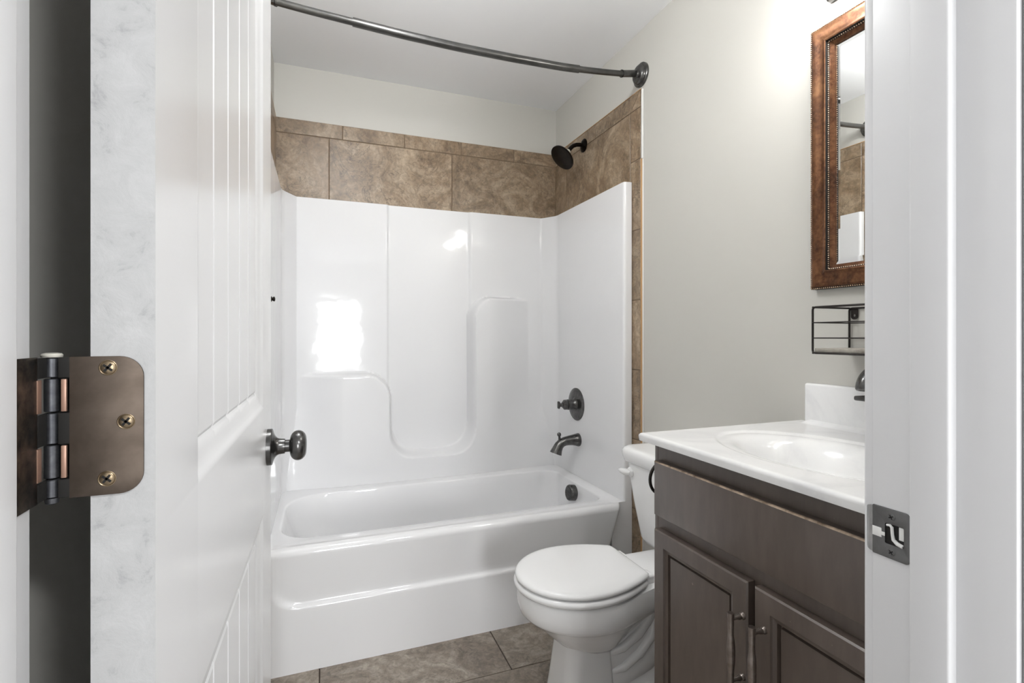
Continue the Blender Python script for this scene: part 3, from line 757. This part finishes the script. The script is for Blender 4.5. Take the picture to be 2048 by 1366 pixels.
mb = MB(); mb.loft([lid_outline(0.545, 0.735, 0.171, 0.930, 0.116, z, i) for z, i in ((0.4025, 0.008), (0.404, 0.003), (0.408, 0.0), (0.413, 0.0005), (0.418, 0.005), (0.4205, 0.012), (0.4225, 0.025), (0.424, 0.05), (0.4245, 0.075))]); build(mb, 'seat_lid', 'plastic', toi, ang=60)
for s_ in (-1, 1):
    mb = MB(); mb.box(0.925, 0.957, YT+s_*0.075-0.022, YT+s_*0.075+0.022, 0.374, 0.402, 0.006, 3); build(mb, 'seat_hinge', 'plastic', toi)
mb = MB()
def tank_ring(z, xf, hw, g=0.012): return [Vector((x, YT+y, z)) for x, y in rrect(xf, 1.262, -hw-g, hw+g, (0.045, 0.02, 0.02, 0.045), 8)]
mb.loft([tank_ring(*a) for a in ((0.378, 1.115, 0.165), (0.384, 1.100, 0.178), (0.400, 1.092, 0.188), (0.50, 1.078, 0.203), (0.60, 1.066, 0.217), (0.678, 1.060, 0.226))]); build(mb, 'tank', 'porcelain', toi, ang=50)
mb = MB()
def lid_ring(z, i): return [Vector((x, YT+y, z)) for x, y in rrect(1.046+i, 1.268-i*0.3, -0.258+i, 0.258-i, (0.05, 0.02, 0.02, 0.05), 8)]
mb.loft([lid_ring(*a) for a in ((0.668, 0.012), (0.674, 0.006), (0.684, 0.002), (0.700, 0.0), (0.712, 0.001), (0.719, 0.006), (0.7225, 0.014), (0.7235, 0.03))]); build(mb, 'tank_lid', 'porcelain', toi, ang=50)
mb = MB(); mb.lathe([(0, 0.018), (0.006, 0.018), (0.010, 0.014), (0.014, 0.008), (0.014, 0)], (1.066, YT+0.192, 0.634), (-1, 0, 0), 24)
mb.tube([(1.052, YT+0.178, 0.634), (1.050, YT+0.190, 0.634), (1.046, YT+0.205, 0.634), (1.041, YT+0.222, 0.635), (1.038, YT+0.232, 0.636)], [0.006, 0.012, 0.0125, 0.009, 0.003], 14); build(mb, 'flush_lever', 'plastic', toi)
mb = MB(); mb.lathe([(0, 0.018), (0.004, 0.018), (0.012, 0.014), (0.017, 0.007), (0.018, 0)], (0.965, YT-0.098, 0.03), (0, 0, 1), 20); build(mb, 'bolt_cap', 'plastic', toi)

# ------------------------------------------------------------------ vanity cabinet
CX, FX = 0.777, 0.757                   # face frame and overlay front planes
VY0, VY1 = 0.436, 1.049
van = thing('vanity_cabinet', (1.02, 0.74, 0), 'dark espresso wood vanity cabinet under the white sink top', 'cabinet')
mb = MB()
mb.box(CX, XR-0.002, VY1-0.016, VY1, 0.0, 0.8755, 0.001); mb.box(CX, XR-0.002, VY0, VY0+0.016, 0.0, 0.8755, 0.001)
mb.box(CX, CX+0.018, VY0+0.015, VY1-0.015, 0.10, 0.715); mb.box(CX, CX+0.018, VY0+0.015, VY1-0.015, 0.714, 0.8755)
mb.box(CX+0.017, XR-0.002, VY0+0.015, VY1-0.015, 0.10, 0.118); mb.box(XR-0.010, XR-0.002, VY0+0.015, VY1-0.015, 0.117, 0.8755); mb.box(CX+0.06, CX+0.075, VY0+0.015, VY1-0.015, 0, 0.101)
build(mb, 'carcass', 'wood', van)
DY0, DY1 = 0.455, 1.027
mb = MB()
mb.box(FX, CX-0.0005, DY0, DY1, 0.700, 0.831, 0.0035, 2, only=lambda c: c.x < FX+0.001)
for f in mb.bm.faces:   # the worn upper edge shows bare wood
    c = f.calc_center_median()
    if c.z > 0.8276 and c.x < FX+0.0036 and f.normal.length and c.y < DY1-0.004: f.material_index = 1
build(mb, 'drawer_front', ['wood', 'worn'], van, ang=30)
def cab_door(y0, y1, z0, z1, py, hinge):
    fr = 0.036
    def dep(u, v):
        t = min(u-y0, y1-u, v-z0, z1-v)
        if t < 0.003: return 0.003-t
        t -= fr
        if t <= 0: return 0
        if t < 0.002: return 0.004*t/0.002
        if t < 0.010: return 0.004+0.002*math.sin((t-0.002)/0.008*PI/2)
        if t < 0.012: return 0.006+0.008*(t-0.010)/0.002
        if t < 0.015: return 0.014
        if t < 0.0165: return 0.014-0.006*(t-0.015)/0.0015
        return 0.008
    o = [0, 0.0015, 0.003, fr, fr+0.002, fr+0.004, fr+0.0065, fr+0.010, fr+0.012, fr+0.015, fr+0.0165]
    us_ = [y0+a for a in o]+[y1-a for a in reversed(o)]; vs_ = [z0+a for a in o]+[z1-a for a in reversed(o)]
    mb = MB(); mb.slab(us_, vs_, CX-FX-0.0005, dep, lambda u, v, w: Vector((FX+w, u, v)))
    d = build(mb, 'cabinet_door', 'wood', van, ang=20)
    # bar pull
    mb = MB(); zt, zb = 0.609, 0.455; xb = FX-0.030
    n_ = 25; pts = [(xb, py, zt+(zb-zt)*k/(n_-1)) for k in range(n_)]
    rad = []
    for k in range(n_):
        t = k/(n_-1); r = 0.0052+0.0026*math.exp(-((t-0.5)/0.16)**2)+0.0012*math.exp(-((t-0.0)/0.06)**2)+0.0012*math.exp(-((t-1)/0.06)**2)+0.0006*math.sin(t*PI*4)**2
        rad.append(r)
    mb.tube(pts, rad, 14)
    for z in (zt-0.012, zb+0.025):
        mb.tube([(FX+0.001, py, z), (FX-0.003, py, z), (FX-0.006, py, z), (FX-0.010, py, z), (FX-0.016, py, z), (xb, py, z)], [0.007, 0.0065, 0.0045, 0.0055, 0.0036, 0.0036], 12)
    build(mb, 'door_pull', 'pull', d, label='bronze bar pull')
cab_door(0.739, DY1, 0.130, 0.666, 0.749, 1); cab_door(DY0, 0.723, 0.130, 0.666, 0.699, -1)

rg = thing('towel_ring', (0.80, VY1, 0.77), 'small black metal ring holder fixed to the side of the vanity above the toilet', 'ring holder')
mb = MB(); rc = Vector((0.826, 1.086, 0.766)); mb.tube([rc+0.0405*Vector((math.cos(a), 0.12*math.cos(a), math.sin(a))) for a in [2*PI*k/40 for k in range(40)]], 0.0040, 10, closed=True); build(mb, 'ring', 'wire', rg)
mb = MB(); mb.tube([rc+Vector((0.0, 0, 0.0405)), (rc.x+0.004, 1.07, rc.z+0.042), (rc.x+0.01, VY1, rc.z+0.043)], [0.004, 0.005, 0.008], 10); build(mb, 'post', 'wire', rg)

# ------------------------------------------------------------------ vanity top with moulded oval sink
top = thing('bathroom_sink', (1.0, 0.73, 0.876), 'white cultured marble vanity top with oval sink and low backsplash', 'sink')
TX0, TY0, TY1, TZ = 0.733, 0.404, 1.056, 0.896
SXc, SYc, SA, SBr = 0.962, 0.738, 0.166, 0.252
def top_z(x, y):
    r = math.hypot((x-SXc)/SA, (y-SYc)/SBr)
    z = TZ
    z -= 0.004*smooth(1.0, 0.95, r)
    z -= 0.125*smooth(0.90, 0.18, r)*(0.55+0.45*smooth(0.90, 0.55, r))
    cove = x-(XR-0.022-0.03)
    if cove > 0 and y < 1.02: z += 0.012*(min(cove/0.03, 1))**2.5*smooth(1.035, 1.0, y)
    e = min(x-TX0, TY1-y, y-TY0)
    if e < 0.008: q = 1-e/0.008; z -= 0.008*(1-math.sqrt(max(0, 1-q*q)))
    return z
xs = sorted(set([TX0, TX0+0.0005, TX0+0.0015, TX0+0.003, TX0+0.005, TX0+0.008]+lin(TX0+0.012, XR-0.001, 110))); ys = sorted(set([TY0, TY0+0.002, TY0+0.008, TY1, TY1-0.0005, TY1-0.0015, TY1-0.003, TY1-0.005, TY1-0.008]+lin(TY0+0.012, TY1-0.012, 130)))
mb = MB()
G = mb.grid(xs, ys, lambda x, y: Vector((x, y, top_z(x, y))))
nu, nv = len(xs), len(ys)
loop = [(i, 0) for i in range(nu)]+[(nu-1, j) for j in range(1, nv)]+[(i, nv-1) for i in range(nu-2, -1, -1)]+[(0, j) for j in range(nv-2, 0, -1)]
B = [mb.bm.verts.new((xs[i]+(0.002 if i == 0 else 0), ys[j]-(0.002 if j == nv-1 else 0), 0.8765)) for i, j in loop]
for k in range(len(loop)):
    k2 = (k+1) % len(loop); mb.face((G[loop[k][0]][loop[k][1]], B[k], B[k2], G[loop[k2][0]][loop[k2][1]]))
build(mb, 'basin_slab', 'marble', top, ang=45)
mb = MB(); mb.box(XR-0.024, XR-0.001, TY0, 1.022, 0.885, 1.004, 0.006, 3, only=lambda c: c.z > 0.89 and c.x < XR-0.003); build(mb, 'backsplash', 'marble', top)
mb = MB(); mb.lathe([(0, 0.022), (0.002, 0.022), (0.004, 0.018), (0.004, 0)], (SXc+0.02, SYc, top_z(SXc+0.02, SYc)), (0, 0, 1), 24); build(mb, 'drain', 'bronze', top, label='dark drain stopper')

fc = thing('sink_faucet', (1.185, 0.738, TZ), 'dark bronze sink faucet with domed handle half hidden by the door jamb', 'faucet')
mb = MB(); mb.lathe([(0.0, 0.028), (0.006, 0.028), (0.010, 0.024), (0.05, 0.021), (0.095, 0.022), (0.122, 0.026)], (1.185, 0.738, TZ+0.0003), (0, 0, 1), 32); build(mb, 'body', 'bronze', fc)
mb = MB(); mb.box(1.068, 1.185, 0.722, 0.754, 0.996, 1.006, 0.003, 2); build(mb, 'spout', 'bronze', fc)
mb = MB(); prof = [(0, 0.001), (0.0, 0.96), (0.004, 1.0)]+[(0.004+0.058*math.sin(a), math.cos(a)) for a in lin(0.08, PI/2-0.02, 12)]
rings = [[Vector((1.152+0.088*r*math.cos(2*PI*k/36), 0.738+0.036*r*math.sin(2*PI*k/36), 1.017+t)) for k in range(36)] for t, r in prof]
mb.loft(rings); build(mb, 'handle', 'bronze', fc, ang=50)

# ------------------------------------------------------------------ mirror
mir = thing('wall_mirror', (XR, 0.745, 1.26), 'wall mirror in a mottled copper brown frame with beaded edges above the sink', 'mirror')
MY0, MY1, MZ0, MZ1 = 0.487, 1.003, 1.260, 1.963
prof = [(0.0, 0.001), (0.0, 0.020), (0.0045, 0.0225), (0.006, 0.0255), (0.010, 0.0275), (0.015, 0.0275), (0.020, 0.0265), (0.028, 0.0250), (0.036, 0.0252), (0.042, 0.0275), (0.045, 0.0290), (0.048, 0.0280), (0.0485, 0.0215), (0.053, 0.0195), (0.0535, 0.0175), (0.060, 0.0135), (0.062, 0.012), (0.0625, 0.006)]
def mring(u, v): return [Vector((XR-v, y, z)) for y, z in ((MY0+u, MZ0+u), (MY1-u, MZ0+u), (MY1-u, MZ1-u), (MY0+u, MZ1-u))]
mb = MB(); mb.loft([mring(u, v) for u, v in prof], False, False)
for f in mb.bm.faces:     # dark channels that hold the bead rows
    q = [min(v.co.y-MY0, MY1-v.co.y, v.co.z-MZ0, MZ1-v.co.z) for v in f.verts]
    u_m = 0.5*(min(q)+max(q))
    if u_m < 0.004 or 0.048 < u_m < 0.0532: f.material_index = 1
build(mb, 'frame', ['frame', 'dark'], mir, ang=25)
for u, v, r in ((0.002, 0.0215, 0.0026), (0.0505, 0.0205, 0.0024)):
    mb = MB(); a = mring(u, v)
    for p, q in zip(a, a[1:]+a[:1]):
        n_ = int((q-p).length/0.0056)
        for k in range(n_): mb.sphere(p+(q-p)*(k+0.5)/n_, r, sub=1)
    build(mb, 'bead_trim', 'bead', mir, ang=180)
mb = MB(); mb.loft([mring(0.060, 0.0085), mring(0.076, 0.0105)], False, True)
build(mb, 'mirror_glass', 'mirror', mir, flat=True)

# ------------------------------------------------------------------ wire basket shelf on the wall
bk = thing('wire_basket', (XR, 0.745, 1.09), 'black wire wall basket with grey wood base below the mirror', 'basket')
BX, BY0, BY1, BZ0, BZ1 = 1.139, 0.584, 0.906, 1.092, 1.205
mb = MB()
def rrpath(pts, r=0.008, n=4):
    P = [Vector(p) for p in pts]; out = []
    for i, p in enumerate(P):
        a, b = P[i-1], P[(i+1) % len(P)]; da, db = (a-p).normalized()*r, (b-p).normalized()*r
        for k in range(n+1):
            t = k/n; out.append((p+da)*(1-t)**2+p*2*t*(1-t)+(p+db)*t*t)
    return out
xw = XR-0.006
for x in (BX, xw): mb.tube(rrpath([(x, BY0, BZ0), (x, BY1, BZ0), (x, BY1, BZ1), (x, BY0, BZ1)]), 0.0026, 8, closed=True)
for z in (BZ0, BZ1):
    for y in (BY0, BY1): mb.tube([(BX, y, z), (xw, y, z)], 0.0024, 8)
for z in (1.129, 1.167):
    mb.tube(rrpath([(BX-0.002, BY0-0.001, z), (BX-0.002, BY1+0.002, z), (xw, BY1+0.001, z), (xw, BY0-0.001, z)], 0.004), 0.0014, 8, closed=True)
build(mb, 'wire_frame', 'wire', bk)
mb = MB(); mb.box(BX+0.003, xw-0.004, BY0+0.003, BY1-0.003, BZ0+0.0026, BZ0+0.012, 0.001); build(mb, 'wood_base', 'greywood', bk, label='grey wooden base board')
for y in (BY1-0.012, BY0+0.012):
    kh = [(y+0.0028*math.cos(a), 1.186+0.0028*math.sin(a)) for a in lin(-PI*0.75-2*PI+PI, PI*1.25-PI*0.5-0.2, 14)]
    kh = [(y+0.003*math.cos(a), 1.1865+0.0035*math.sin(a)) for a in [2*PI*k/14 for k in range(14)]]
    mb = plate_mesh([rrect(y-0.009, y+0.009, 1.176, 1.2045, (0.008, 0.008, 0.002, 0.002)), kh], 0.0014, lambda a, b, w: (XR-0.004+w, a, b))
    build(mb, 'hanger_plate', 'wire', bk)

# ------------------------------------------------------------------ lamps: vanity light above the mirror, added fill lights in hall and bathroom
vlt = thing('vanity_light', (XR, 0.745, 2.05), 'dark bronze vanity light bar with glowing bulbs above the mirror', 'lamp')
mb = MB(); mb.box(XR-0.022, XR, 0.53, 0.96, 2.02, 2.10, 0.006, 2); build(mb, 'back_plate', 'bronze', vlt)
for y in (0.57, 0.745, 0.92):
    mb = MB(); mb.tube([(XR-0.02, y, 2.06), (XR-0.075, y, 2.07), (XR-0.11, y, 2.085), (XR-0.12, y, 2.110)], 0.008, 12); mb.lathe([(0, 0.03), (0.02, 0.03), (0.03, 0.02), (0.035, 0.01)], (XR-0.12, y, 2.080), (0, 0, 1), 20); build(mb, 'lamp_arm', 'bronze', vlt)
    mb = MB(); mb.sphere((XR-0.12, y, 2.045), 0.042, sub=3); build(mb, 'bulb', 'bulb', vlt)
hl = thing('hall_fill_light', (0.8, -1.2, H), 'round flush fill light added to the ceiling behind the camera', 'lamp')  # added fill lamp, brightens the door, jambs and bathroom from behind
mb = MB(); mb.lathe([(0, 0.21), (0.02, 0.21), (0.03, 0.20)], (0.8, -1.2, H), (0, 0, -1), 40); build(mb, 'base', 'trim', hl)
mb = MB(); mb.lathe([(0.03, 0.19), (0.06, 0.17), (0.085, 0.12), (0.10, 0.05), (0.102, 0)], (0.8, -1.2, H), (0, 0, -1), 40); build(mb, 'diffuser', 'shade', hl)

bl = thing('bathroom_fill_light', (0.14, 1.28, H), 'round globe fill light added on the bathroom ceiling beside the open door', 'lamp')  # added fill lamp, lifts the tank, cabinet front and ceiling
mb = MB(); mb.lathe([(0, 0.075), (0.012, 0.075), (0.020, 0.06), (0.024, 0.03), (0.05, 0.028), (0.054, 0.02)], (0.14, 1.28, H), (0, 0, -1), 40); build(mb, 'base', 'trim', bl)
mb = MB(); mb.sphere((0.14, 1.28, H-0.132), 0.085, (1, 1, 0.95), 4); build(mb, 'diffuser', 'bathfill', bl)
